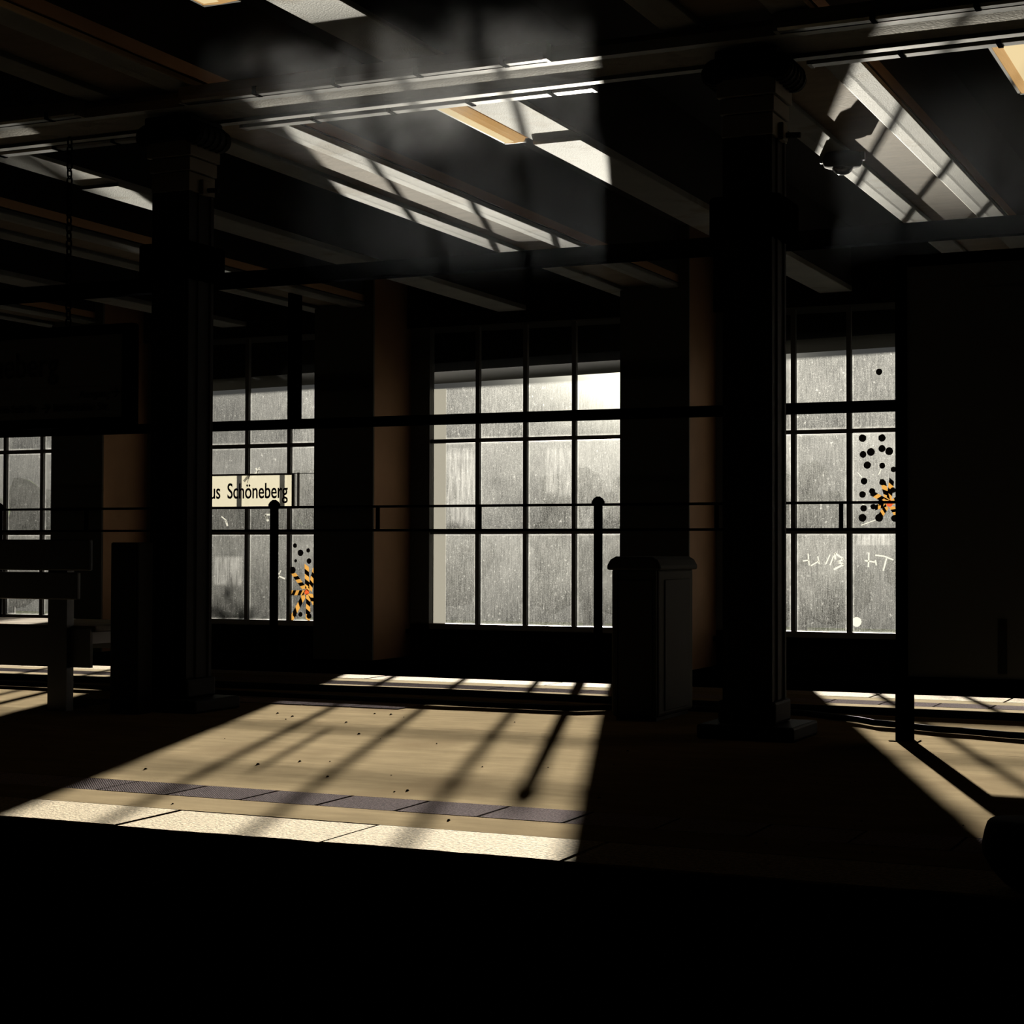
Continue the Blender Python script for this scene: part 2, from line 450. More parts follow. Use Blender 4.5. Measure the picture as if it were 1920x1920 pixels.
wi = 0
PANES = {}
for k in range(-4, 2):
    wi += 1
    ol, orr = -5.43+T*k, -6.13+T*(k+1)        # the opening between two piers
    dx = T*(k+1)
    MB().box(ol, orr, PB-0.1, OUT, GLASS_TOP, 4.0).build('lintel', M['wall'], wb)
    dr = EAVE_DROP.get(k, 0.0); e0, e1 = ol-0.9, orr-0.2
    za, zb = eave_z(e0)-dr, eave_z(e1)-dr
    MB().hexa([(e0, OUT+0.01, za), (e1, OUT+0.01, zb), (e1, 18.5, zb), (e0, 18.5, za), (e0, OUT+0.01, 3.7), (e1, OUT+0.01, 3.7), (e1, 18.5, 3.7), (e0, 18.5, 3.7)]).build('outer_eave', M['wall'], wb)
    win = empty('window_%d' % wi, (0.5*(ol+orr), GY, 0.1)); tag(win, 'steel window of dirty panes between piers', None, None, 'structure')
    fl_, fr_ = -8.62+dx, -6.17+dx              # glazed width
    # outer frame
    MB().box(ol, fl_, GY-0.06, GY+0.05, 0.03, GLASS_TOP).build('stile', M['frame'], win)
    MB().box(fr_, orr, GY-0.06, GY+0.05, 0.03, GLASS_TOP).build('stile', M['frame'], win)
    MB().box(ol, orr, GY-0.06, GY+0.05, 0.03, 0.105).build('bottom_rail', M['frame'], win)
    MB().box(ol, orr, GY-0.16, GY-0.06, 0.0, 0.045).build('window_sill', M['concrete_dark'], win, bevel=0.006)
    xm = [fl_] + [m + dx for m in (-8.07, -7.52, -6.97, -6.42)] + [fr_]
    zm = [0.105, 1.075, 2.045, GLASS_TOP]
    for m in xm[1:-1]: MB().box(m-0.023, m+0.023, GY-0.03, GY+0.02, 0.105, GLASS_TOP).build('muntin', M['frame'], win)
    for z in zm[1:-1]: MB().box(fl_, fr_, GY-0.034, GY+0.024, z-0.021, z+0.021).build('glazing_bar', M['frame'], win)
    for i in range(5):
        for j in range(3):
            a = xm[i] + (0.023 if i else 0); b = xm[i+1] - (0.023 if i < 4 else 0)
            c = zm[j] + (0.021 if j else 0); d = zm[j+1] - 0.021
            if b-a < 0.03: continue
            p = MB().box(a, b, GY-0.003, GY+0.003, c, d).build('pane', M['pane'], win)
            PANES[(k, i, j)] = p
    # strip of frosted film along the left jamb
    s = MB().sheet(fl_-0.01, fl_+0.155, GY+0.03, 0.1, 2.645+(fl_+11)*0.0205-EAVE_DROP.get(k, 0)).build('frosted_strip', M['frosted'], win)

# stickers and scratches on the glass
sy = GY-0.006


def disc(parent, x, z, r, name='dot_sticker', m='dot', y=sy):
    mb = MB(); n = 14
    poly = [(x+r*math.cos(2*math.pi*i/n)*random.uniform(.94, 1.04), z+r*math.sin(2*math.pi*i/n)*random.uniform(.94, 1.04)) for i in range(n)]
    return mb.poly_sheet(poly, y).build(name, M[m], parent)


def strip(parent, a, b, wd, name, m, y=sy):
    a = Vector((a[0], a[1])); b = Vector((b[0], b[1])); d = (b-a).normalized(); n = Vector((-d.y, d.x))*wd/2
    poly = [tuple(a+n), tuple(a-n), tuple(b-n), tuple(b+n)]
    return MB().poly_sheet(poly, y).build(name, M[m], parent)


def px2(x, y, Y=16.99):
    """metres on the window plane for a spot measured on the photograph"""
    d = fwd*F + rt*(x-960) - up*(y-960)
    return (d.x*Y/d.y, CAM_H + d.z*Y/d.y)


def tape(parent, a, b, wd, n, y=sy-0.003):
    a = Vector(a); b = Vector(b); d = b-a; L_ = d.length; u = d/L_; v = Vector((-u.y, u.x))*wd/2
    for i in range(n):
        s0, s1 = i/n, (i+1)/n; sk = 0.35/n*L_
        q = [a+d*s0-v-u*sk, a+d*s0+v+u*sk, a+d*s1+v+u*sk, a+d*s1-v-u*sk]
        MB().poly_sheet([tuple(p) for p in q], y).build('tape_piece', M['dot' if i % 2 else 'tape_y'], parent)


# second window: black dots and a star of barrier tape on the lowest pane
k, i, j = -2, 3, 0
for key, pts, star, ends in (
    ((-2, 3, 0), [(552.7, 1023, 4.2), (563, 1036.5, 6), (577.5, 1032, 4), (554, 1051.5, 3), (579, 1052, 5), (548, 1069, 6.5), (563, 1152, 4.5), (552, 1152, 4), (579, 1155, 5)],
     (575, 1110), [((576, 1107), (575, 1060)), ((571, 1104), (550, 1075)), ((571, 1111.5), (542, 1111.5)), ((571, 1115), (545, 1163)), ((578, 1116), (577, 1163)), ((581, 1106), (590, 1068)), ((581, 1113), (598, 1150))]),
    ((0, 2, 1), [(1617, 821.5, 6.8), (1653.5, 821, 6.5), (1618, 852, 6), (1632.7, 847.5, 7), (1653.5, 841, 6.3), (1667, 846, 7), (1626, 872, 6.5), (1654, 873, 5.3), (1675, 880, 5), (1620, 902, 6), (1617, 927, 6), (1635, 921, 5.5), (1654, 904, 5.5), (1674, 919, 5), (1619, 953, 6), (1637, 950, 5), (1651, 942, 5), (1617, 971, 7), (1648, 971, 7), (1677, 972, 6)],
     (1668, 944), [((1664, 938), (1655, 900)), ((1662, 940), (1635, 925)), ((1667, 936), (1672, 899)), ((1663, 949), (1650, 968)), ((1672, 950), (1684, 970)), ((1673, 942), (1690, 930)), ((1662, 945), (1641, 952))])):
    p = PANES[key]
    for (x, y, r) in pts:
        q = px2(x, y); disc(p, q[0], q[1], r*18.6/F*(1.12 if key[0] == -2 else 1.0))
    for e in ends:
        tape(p, px2(*e[0]), px2(*e[1]), 0.055 if key[0] == -2 else 0.05, 5 if key[0] == -2 else 4)
    q = px2(*star); disc(p, q[0], q[1], 0.032, 'tape_centre', 'tape_r', sy-0.005)


def scratch(key, lines, wd=0.012):
    for (x0, y0, x1, y1) in lines:
        strip(PANES[key], px2(x0, y0), px2(x1, y1), wd, 'scratch', 'scratch')


scratch((0, 1, 0), [(1515, 1038, 1517, 1060), (1505, 1052, 1517, 1050), (1520, 1061, 1535, 1052), (1533, 1043, 1536, 1058), (1548, 1058, 1556, 1040), (1556, 1060, 1563, 1042)])
scratch((0, 1, 0), [(1565, 1037, 1581, 1048), (1565, 1037, 1566, 1049), (1581, 1048, 1571, 1054), (1571, 1054, 1582, 1058), (1582, 1058, 1563, 1068)], 0.018)
scratch((0, 2, 0), [(1629, 1036, 1628, 1063), (1621, 1051, 1640, 1054), (1641, 1050, 1643, 1060), (1641, 1041, 1658, 1043), (1658, 1043, 1675, 1050), (1662, 1047, 1656, 1070)], 0.014)
scratch((0, 2, 1), [(1606, 939, 1622, 948), (1628, 953, 1655, 946), (1614, 985, 1644, 974), (1652, 880, 1647, 890), (1608, 886, 1616, 895)], 0.008)
q = px2(1606, 1166); disc(PANES[(0, 2, 0)], q[0], q[1], 0.048, 'round_sticker', 'scratch')
q = px2(1648, 697); disc(PANES[(0, 2, 2)], q[0], q[1], 0.032, 'dot_sticker', 'bark' if False else 'dot')


def smear_material():
    m = D.materials.new('wiped_smear'); m.use_nodes = True; n = m.node_tree; L = n.links; n.nodes.remove(n.nodes['Principled BSDF']); out = n.nodes['Material Output']
    tc = n.nodes.new('ShaderNodeTexCoord'); g = n.nodes.new('ShaderNodeNewGeometry')
    mp = n.nodes.new('ShaderNodeMapping'); mp.inputs['Scale'].default_value = (34, 1, 3.0); L.new(g.outputs['Position'], mp.inputs[0])
    t = n.nodes.new('ShaderNodeTexNoise'); t.inputs['Scale'].default_value = 1.0; t.inputs['Detail'].default_value = 4; t.inputs['Distortion'].default_value = 0.5; L.new(mp.outputs[0], t.inputs['Vector'])
    r = n.nodes.new('ShaderNodeMapRange'); L.new(t.outputs['Fac'], r.inputs[0]); r.inputs[1].default_value = 0.35; r.inputs[2].default_value = 0.7; r.inputs[3].default_value = 0.006; r.inputs[4].default_value = 0.055
    cur = r.outputs[0]; sp = n.nodes.new('ShaderNodeSeparateXYZ'); L.new(tc.outputs['Generated'], sp.inputs[0])
    for ax in (0, 2):
        a_ = n.nodes.new('ShaderNodeMath'); a_.operation = 'SUBTRACT'; a_.inputs[1].default_value = 0.5; L.new(sp.outputs[ax], a_.inputs[0])
        b_ = n.nodes.new('ShaderNodeMath'); b_.operation = 'ABSOLUTE'; L.new(a_.outputs[0], b_.inputs[0])
        c_ = n.nodes.new('ShaderNodeMapRange'); c_.interpolation_type = 'SMOOTHSTEP'; L.new(b_.outputs[0], c_.inputs[0])
        for i_, v_ in enumerate((0.36, 0.5, 1, 0)): c_.inputs[i_+1].default_value = v_
        d_ = n.nodes.new('ShaderNodeMath'); d_.operation = 'MULTIPLY'; L.new(cur, d_.inputs[0]); L.new(c_.outputs[0], d_.inputs[1]); cur = d_.outputs[0]
    tl = n.nodes.new('ShaderNodeBsdfTranslucent'); tr_ = n.nodes.new('ShaderNodeBsdfTransparent'); mx = n.nodes.new('ShaderNodeMixShader')
    L.new(cur, mx.inputs[0]); L.new(tr_.outputs[0], mx.inputs[1]); L.new(tl.outputs[0], mx.inputs[2]); L.new(mx.outputs[0], out.inputs[0])
    return m


M['smear'] = smear_material()


def smear(key, x0, y0, x1, y1):
    a, b = px2(x0, y1), px2(x1, y0)
    MB().sheet(a[0], b[0], sy+0.001, a[1], b[1]).build('wiped_smear', M['smear'], PANES[key])


smear((-1, 0, 1), 834, 838, 872, 992); smear((-1, 0, 1), 862, 838, 893, 990); smear((-1, 0, 1), 838, 838, 890, 864)
smear((-1, 2, 1), 1022, 834, 1048, 930); smear((-1, 2, 1), 1046, 836, 1073, 936)
smear((-2, 1, 0), 397, 1040, 457, 1100); smear((0, 2, 0), 1600, 998, 1676, 1024)

# splashes near the enamel name sign
for c, n_ in (((483, 884), 7), ((497, 965), 4), ((423, 975), 3), ((522, 1080), 5)):
    for a in range(n_):
        th = random.uniform(0, 6.28); l = random.uniform(5, 16)
        a0 = px2(*c); b0 = px2(c[0]+l*math.cos(th), c[1]+l*math.sin(th))
        strip(PANES[(-2, 2, 1)] if c[1] < 1000 else PANES[(-2, 2, 0)], a0, b0, random.uniform(0.008, 0.03), 'splash', 'scratch')

# ------------------------------------------------------------------ enclosing walls
wf = MB().box(X0, X1, -1.4, -1.2, -1.2, 4.0).build('wall_front', M['light_stop']); tag(wf, 'unseen near-black wall behind the viewer, closed to keep the front faces dark', None, None, 'structure')
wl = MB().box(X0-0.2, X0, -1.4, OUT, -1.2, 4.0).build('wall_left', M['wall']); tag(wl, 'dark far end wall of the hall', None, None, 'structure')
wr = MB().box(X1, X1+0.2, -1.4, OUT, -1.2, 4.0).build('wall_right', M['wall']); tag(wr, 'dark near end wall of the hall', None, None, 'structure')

# ------------------------------------------------------------------ ceiling
ce = MB().box(X0-0.2, X1+0.2, -1.4, OUT, 4.0, 4.2).build('ceiling', M['slab']); tag(ce, 'coffered station ceiling with pale cross beams', None, None, 'structure')
YA, YB = -1.2, PB-0.1


def beam_poly(x0, x1, z0, z1, c=0.02):
    return [(x0, z1), (x0, z0+c*0.6), (x0+c, z0), (x1-c, z0), (x1, z0+c*0.6), (x1, z1)]


for k in range(-5, 3):
    d = T*k
    MB().prism(beam_poly(-4.36+d, -4.04+d, 3.40, 3.425, 0.008), 'y', YA, 9.95).build('main_beam', M['beam'], ce)
    MB().prism(beam_poly(-4.36+d, -4.04+d, 3.375, 3.425, 0.008), 'y', 9.95, YB).build('main_beam', M['beam'], ce)
    MB().box(-4.35+d, -4.05+d, YA, YB, 3.425, 4.0).build('beam_web', M['slab'], ce)  # unlit beam sides: their shade is put into the dark colour
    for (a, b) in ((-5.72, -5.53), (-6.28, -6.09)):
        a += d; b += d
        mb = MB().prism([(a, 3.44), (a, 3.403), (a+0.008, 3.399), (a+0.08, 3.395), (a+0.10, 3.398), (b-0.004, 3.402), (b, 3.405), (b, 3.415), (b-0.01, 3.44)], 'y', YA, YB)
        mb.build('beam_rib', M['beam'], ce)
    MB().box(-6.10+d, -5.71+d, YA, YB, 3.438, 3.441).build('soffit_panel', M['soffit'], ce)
    MB().box(-6.262+d, -5.545+d, YA, YB, 3.44, 3.452).build('soffit_bed', M['slab'], ce)  # dark strip painting the shaded edge of the ribs
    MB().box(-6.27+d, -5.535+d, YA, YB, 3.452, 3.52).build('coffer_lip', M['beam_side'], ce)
    MB().box(-6.26+d, -5.535+d, YA, YB, 3.52, 4.0).build('coffer_side', M['slab'], ce)  # coffer shade painted in with the dark colour

# ------------------------------------------------------------------ girder over the pillars
gi = empty('girder', (-5, 8.32, 3.3)); tag(gi, 'long pale girder carried by the pillars, running under the cross beams', 'girder')
MB().box(X0, X1, 8.09, 8.46, 3.318, 3.385).build('girder_core', M['girder'], gi)
MB().prism([(8.035, 3.30), (8.095, 3.30), (8.095, 3.385), (8.06, 3.385), (8.035, 3.35)], 'x', X0, X1).build('girder_flange', M['steel'], gi)
MB().prism([(8.447, 3.297), (8.505, 3.297), (8.505, 3.35), (8.48, 3.385), (8.447, 3.385)], 'x', X0, X1).build('girder_flange', M['steel'], gi)
# linear lights along both sides of the girder
LX = [(-9.05, -6.25), (-5.58, -3.42), (-2.28, -0.2)]
names = ['beyond the left pillar', 'between the two pillars', 'beside the right pillar']


def linear(x0, x1, y0, y1, label, z=3.300):
    e = empty('linear_light', (0.5*(x0+x1), 0.5*(y0+y1), z)); tag(e, label, 'light', 'unlit linear lights on the girder')
    MB().box(x0, x1, y0+0.004, y1-0.004, z+0.03, z+0.085).build('lamp_body', M['steel'], e)
    c = 0.012
    MB().prism([(y0, z+0.034), (y0, z+c), (y0+c, z), (y1-c, z), (y1, z+c), (y1, z+0.034)], 'x', x0+0.02, x1-0.02).build('diffuser', M['white'], e)
    n = int((x1-x0)/0.46)
    for i in range(1, n+1):
        x = x0 + (x1-x0)*i/(n+0.5)
        MB().box(x-0.012, x+0.012, y0-0.003, y1+0.003, z-0.003, z+0.04).build('clip', M['dark_steel'], e)
    for x in (x0, x1-0.02): MB().box(x, x+0.02, y0, y1, z-0.001, z+0.036).build('end_cap', M['steel'], e)


for (a, b), nm in zip(LX, names):
    linear(a, b, 7.965, 8.03, 'white linear light on the near side of the girder, ' + nm)
    linear(a, b-0.0, 8.565, 8.65, 'white linear light on the far side of the girder, ' + nm, 3.296)

# ------------------------------------------------------------------ pillars


def pillar(cx, cyy, label):
    e = empty('station_pillar', (cx, cyy, 0)); tag(e, label, 'pillar', 'iron pillars on the platform')
    h = 0.1225
    MB().box(cx-h-0.10, cx+h+0.13, cyy-h-0.10, cyy+h+0.10, 0.0, 0.07).build('plinth', M['pillar'], e, bevel=0.012)
    MB().box(cx-h-0.02, cx+h+0.02, cyy-h-0.02, cyy+h+0.02, 0.07, 0.18).build('base_block', M['pillar'], e, bevel=0.015)
    # fluted shaft
    poly = []
    for sx, sy_ in ((0, -1), (1, 0), (0, 1), (-1, 0)):
        for t in (-1, -0.78, -0.70, -0.30, -0.22, 0.22, 0.30, 0.70, 0.78):
            dep = 0.008 if abs(t) in (0.70, 0.30) or t in (-0.70, -0.30) else 0.0
            a = t*h; r = h-dep
            if (sx, sy_) == (0, -1): poly.append((cx+a, cyy-r))
            elif (sx, sy_) == (1, 0): poly.append((cx+r, cyy+a))
            elif (sx, sy_) == (0, 1): poly.append((cx-a, cyy+r))
            else: poly.append((cx-r, cyy-a))
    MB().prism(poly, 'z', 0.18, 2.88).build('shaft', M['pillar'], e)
    for z0, z1, g_ in ((2.88, 2.985, 0.004), (2.99, 3.065, 0.012), (3.07, 3.155, 0.024)):
        MB().box(cx-h-g_, cx+h+g_, cyy-h-g_, cyy+h+g_, z0, z1).build('capital_band', M['capital'], e, bevel=0.004)
    MB().box(cx-h-0.03, cx+h+0.03, cyy-h-0.04, cyy+h+0.04, 3.155, 3.297).build('capital_block', M['pillar'], e, bevel=0.01)
    for s in (-1, 1):
        prof = []
        for i in range(20):
            th = 2*math.pi*i/20
            prof.append((cx+s*(h+0.035)+0.062*math.cos(th), 3.195+0.062*math.sin(th)))
        v = MB().prism(prof, 'y', cyy-h-0.03, cyy+h+0.03).build('scroll', M['pillar'], e, bevel=0.006)
        rg = MB()
        for j in range(5):
            y = cyy-h-0.01 + j*0.058
            rg.tube([(cx+s*(h+0.035)+0.066*math.cos(t_*math.pi/10), y, 3.195+0.066*math.sin(t_*math.pi/10)) for t_ in range(21)], 0.005, 5)
        rg.build('scroll_ring', M['pillar'], v)
    MB().box(cx-h-0.055, cx+h+0.055, cyy-h-0.055, cyy+h+0.045, 2.39, 2.59).build('sleeve', M['dark_steel'], e, bevel=0.02)
    j = MB().box(cx+h, cx+h+0.03, cyy-0.03, cyy+0.05, 2.87, 2.955).build('junction_box', M['capital'], e, bevel=0.006)
    MB().tube([(cx+h+0.02, cyy+0.02, 2.90), (cx+h+0.10, cyy+0.02, 2.895)], 0.014, 8).build('cable_gland', M['black'], j)
    return e


pillar(-2.473, 8.322, 'right iron pillar with scrolled capital and fluted shaft')
pillar(-5.79, 8.322, 'left iron pillar with scrolled capital, beside the bench')
pillar(-9.25, 8.322, 'iron pillar hidden behind the hanging sign at far left')

# ------------------------------------------------------------------ ceiling tie bar, conduit, railing
tb = MB().box(X0, X1, 10.45, 10.54, 2.715, 2.82).build('tie_bar', M['dark_steel'], None)
tag(tb, 'dark horizontal bar crossing below the ceiling beams', 'bar')
lb = empty('conduit_rail', (-9, 15.2, 2.1)); tag(lb, 'dark horizontal conduit rail crossing in front of all the windows', 'conduit')
MB().box(X0, X1, 15.16, 15.25, 2.085, 2.18).build('rail_body', M['dark_steel'], lb)
for x in (-9.24, -16.0):
    MB().box(x-0.07, x+0.07, 15.17, 15.24, 2.17, 4.0).build('hanger', M['dark_steel'], lb, bevel=0.02)
rl = empty('railing', (-8, 15.3, 0)); tag(rl, 'dark slim railing with capped posts in front of the windows', 'railing')
for i in range(-3, 3):
    x = -6.04+3.49*i
    p = MB().box(x-0.033, x+0.033, 15.27, 15.335, -0.25, 1.325).build('post', M['dark_steel'], rl, bevel=0.004)
    MB().lathe([(0.02, 1.30), (0.058, 1.315), (0.062, 1.335), (0.045, 1.365), (0.018, 1.385)], (x, 15.302, 0), 14).build('post_cap', M['dark_steel'], p, smooth=False)
MB().box(X0, X1, 15.285, 15.32, 1.298, 1.322).build('top_rail', M['dark_steel'], rl)
MB().box(X0, X1, 15.285, 15.32, 1.066, 1.090).build('lower_rail', M['dark_steel'], rl)
for x in (-8.35, -7.25, -3.77, -4.9, -10.7, -11.85, -14.2, -1.4, -2.5):
    MB().box(x-0.017, x+0.017, 15.29, 15.315, 1.08, 1.31).build('spacer', M['dark_steel'], rl)

# ------------------------------------------------------------------ enamel name sign in the second window
ws = empty('station_sign', (-10.9, 16.6, 1.35)); tag(ws, 'cream backlit name sign reading Rathaus Schoeneberg in the window left of centre', 'sign')
MB().sheet(-11.74, -10.115, 16.603, 1.352, 1.697).build('sign_face', M['sign_glow'], ws)
MB().box(-11.76, -10.09, 16.59, 16.615, 1.697, 1.716).build('sign_frame', M['frame'], ws)
MB().box(-11.76, -10.09, 16.59, 16.615, 1.330, 1.352).build('sign_frame', M['frame'], ws)
MB().box(-10.115, -10.085, 16.59, 16.615, 1.330, 1.716).build('sign_frame', M['frame'], ws)
MB().box(-11.76, -11.74, 16.59, 16.615, 1.330, 1.716).build('sign_frame', M['frame'], ws)
MB().box(-10.045, -10.025, 16.59, 16.61, 1.34, 1.72).build('sign_bracket', M['frame'], ws)
MB().box(-10.09, -9.56, 16.60, 16.608, 1.706, 1.714).build('sign_wire', M['frame'], ws)
o, xs_ = text('lettering', 'Schöneberg', M['letter'], ws, 0.240, (-10.945, 16.597, 1.447), width=0.772, offset=0.002)
text('lettering', 'Rathaus', M['letter'], ws, 0.240, (-11.03, 16.597, 1.447), align='RIGHT', offset=0.002, xscale=xs_)

# ------------------------------------------------------------------ hanging sign at the left
hs = empty('hanging_sign', (-7.7, 8.36, 1.6)); tag(hs, 'unlit hanging platform sign with chains, at the left edge', 'sign')
MB().box(-9.6, -6.18, 8.39, 8.46, 1.60, 2.195).build('sign_case', M['dark_steel'], hs, bevel=0.015)
MB().box(-9.52, -6.25, 8.382, 8.395, 1.655, 2.13).build('sign_face', M['sign_face'], hs)
MB().box(-9.52, -6.25, 8.379, 8.383, 1.745, 1.835).build('sign_band', M['sign_band'], hs)
MB().box(-9.52, -6.25, 8.379, 8.383, 2.055, 2.13).build('sign_band', M['sign_band'], hs)
text('lettering', 'Rathaus Schöneberg', M['letter'], hs, 0.212, (-6.70, 8.378, 1.903), align='RIGHT', xscale=0.83)
text('lettering', 'Ausgang', M['letter'], hs, 0.062, (-6.545, 8.377, 1.770), width=0.215)
text('lettering', 'Freiherr-vom-Stein-Str.', M['letter'], hs, 0.066, (-6.843, 8.377, 1.695), align='RIGHT', xscale=0.8)
text('lettering', 'Innsbrucker Str.', M['letter'], hs, 0.066, (-6.735, 8.377, 1.695), width=0.40)


def arrow(x, z, l, name):
    m = MB()
    m.box(x, x+l, 8.375, 8.379, z-0.005, z+0.005)
    for s in (-1, 1):
        m.prism([(x+l, z), (x+l-0.03, z+s*0.03), (x+l-0.038, z+s*0.024), (x+l-0.012, z)], 'y', 8.375, 8.379)
    m.build(name, M['letter'], hs)


arrow(-6.315, 1.795, 0.055, 'arrow'); arrow(-6.815, 1.715, 0.06, 'arrow')
for cx in (-6.66, -9.2):
    ch = MB(); z = 2.195; i = 0
    while z < 3.29:
        ring = []
        for t_ in range(13):
            th = 2*math.pi*t_/12
            a, b = 0.017*math.cos(th), 0.031*math.sin(th)
            ring.append((cx+a, 8.42, z+0.028+b) if i % 2 == 0 else (cx, 8.42+a, z+0.028+b))
        ch.tube(ring, 0.0055, 6); z += 0.046; i += 1
    ch.build('chain', M['dark_steel'], hs)

# ------------------------------------------------------------------ bench
be = empty('platform_bench', (-7.5, 8.25, 0)); tag(be, 'slatted wooden bench with two broad back boards, at the left edge', 'bench')
BX0, BX1 = -8.9, -6.08
MB().box(BX0, BX1-0.02, 7.905, 7.935, 0.775, 0.945).build('back_board', M['bench_dark'], be, bevel=0.006)
MB().box(BX0, BX1-0.10, 7.905, 7.935, 0.615, 0.765).build('back_board', M['bench_dark'], be, bevel=0.006)
for y0 in (8.00, 8.19, 8.38, 8.57):
    MB().box(BX0, -6.13, y0, y0+0.18, 0.435, 0.47).build('seat_slat', M['wood'], be, bevel=0.005)
MB().box(BX0, -6.14, 7.97, 7.995, 0.24, 0.455).build('apron', M['bench_dark'], be)
MB().box(BX0, -6.14, 8.72, 8.745, 0.30, 0.43).build('apron', M['bench_dark'], be)
for x0, x1 in ((-6.405, -6.275), (-7.09, -6.955), (-7.8, -7.66), (-8.8, -8.66)):
    lg = MB().box(x0, x1, 7.94, 8.0, 0.0, 0.90).build('leg', M['bench_dark'], be)
    MB().box(x0, x1, 8.0, 8.70, 0.36, 0.43).build('cross_bar', M['bench_dark'], lg)
for x0 in (-6.405, -7.8, -8.8):
    MB().box(x0+0.03, x0+0.10, 8.62, 8.70, 0.0, 0.43).build('leg', M['bench_dark'], be)

# narrow cabinet between bench and left pillar
cb = empty('service_cabinet', (-5.89, 8.0, 0)); tag(cb, 'narrow dark cabinet between the bench and the left pillar', 'cabinet')
MB().box(-5.985, -5.80, 7.94, 8.075, 0.0, 0.93).build('cabinet_body', M['bin_dark'], cb, bevel=0.01)
MB().box(-5.97, -5.815, 7.932, 7.94, 0.06, 0.88).build('door', M['bin_dark'], cb, bevel=0.003)

# ------------------------------------------------------------------ bin
bi = empty('waste_bin', (-3.26, 9.05, 0)); tag(bi, 'tall grey waste bin with rounded lid, left of the right pillar', 'bin')
bx0, bx1, by0, by1 = -3.392, -3.13, 8.78, 9.36
MB().box(bx0, bx1, by0, by1, 0.02, 0.80).build('bin_body', M['bin'], bi, bevel=0.02, seg=3)
lid = [(bx0-0.02, 0.79), (bx0-0.018, 0.815), (bx0+0.0, 0.845), (bx0+0.03, 0.862), (bx1-0.03, 0.862), (bx1, 0.845), (bx1+0.018, 0.815), (bx1+0.02, 0.79)]
MB().prism(lid, 'y', by0-0.02, by1+0.02).build('bin_lid', M['bin_dark'], bi, bevel=0.012)
MB().box(bx0+0.045, bx1-0.03, by0-0.006, by0+0.001, 0.05, 0.74).build('door', M['bin'], bi, bevel=0.003)
MB().box(bx1-0.001, bx1+0.006, by0+0.10, by1-0.08, 0.05, 0.74).build('side_panel', M['bin_dark'], bi, bevel=0.003)
for x in (bx0+0.03, bx1-0.015): MB().box(x, x+0.008, by0-0.008, by0, 0.03, 0.79).build('seam', M['bin_dark'], bi)
MB().box(bx0+0.02, bx1-0.02, by0+0.03, by1-0.03, 0.0, 0.03).build('foot', M['bin_dark'], bi)

# ------------------------------------------------------------------ display board at the right
db = empty('display_board', (-1.0, 8.43, 0)); tag(db, 'large dark framed display board on two legs, at the right edge', 'display board')
dx0, dx1 = -1.81, -0.35
MB().box(dx0+0.05, dx1-0.05, 8.41, 8.46, 0.29, 2.25).build('panel', M['board'], db)
for a in ((dx0, dx0+0.055, 0.25, 2.29), (dx1-0.055, dx1, 0.25, 2.29)):
    MB().box(a[0], a[1], 8.395, 8.475, a[2], a[3]).build('frame_side', M['dark_steel'], db, bevel=0.006)
for z in (0.25, 2.235): MB().box(dx0+0.055, dx1-0.055, 8.395, 8.475, z, z+0.055).build('frame_rail', M['dark_steel'], db, bevel=0.006)
MB().box(-1.46, -0.75, 8.404, 8.411, 0.62, 2.12).build('poster', M['board_dark'], db)
MB().box(-1.34, -1.30, 8.402, 8.410, 0.33, 0.58).build('notice_strip', M['bin'], db)
for x in (-1.812, -0.42):
    l = MB().box(x, x+0.075, 8.40, 8.47, 0.0, 0.30).build('leg', M['dark_steel'], db)
    MB().box(x-0.03, x+0.105, 8.39, 8.48, 0.0, 0.004).build('foot_plate', M['floor'], l)

# ------------------------------------------------------------------ cables on the platform
pts = [(x, 9.72 + 0.05*math.sin(x*0.9)+0.02*math.sin(2.3*x), 0.021) for x in [X0+0.3*i for i in range(86)]]
c1 = MB().tube(pts, 0.021, 8).build('cable', M['black'], None, smooth=True); tag(c1, 'thick black cable lying along the platform, the one farther from the viewer', 'cable')
ctl = [(-21, 9.25), (-8, 9.22), (-5.2, 9.18), (-3.75, 9.15), (-3.45, 9.42), (-3.0, 9.45), (-2.55, 9.48), (-2.3, 9.28), (-2.0, 9.03), (-1.65, 8.86), (-1.3, 8.74), (-0.7, 8.66), (1.0, 8.75), (4.9, 8.8)]


def interp(x):
    for (a, ya), (b, yb) in zip(ctl[:-1], ctl[1:]):
        if a <= x <= b:
            t_ = (x-a)/(b-a); t_ = t_*t_*(3-2*t_); return ya+(yb-ya)*t_
    return ctl[-1][1]


pts = []
x = -20.9
while x < 4.8:
    pts.append((x, interp(x) + 0.012*math.sin(3.1*x), 0.0165 + 0.003*max(0, math.sin(5*x)))); x += 0.12
c2 = MB().tube(pts, 0.016, 8).build('cable', M['black'], None, smooth=True); tag(c2, 'thinner black cable on the platform, nearer the viewer, curving near the right pillar', 'cable')

# ------------------------------------------------------------------ ceiling lamps


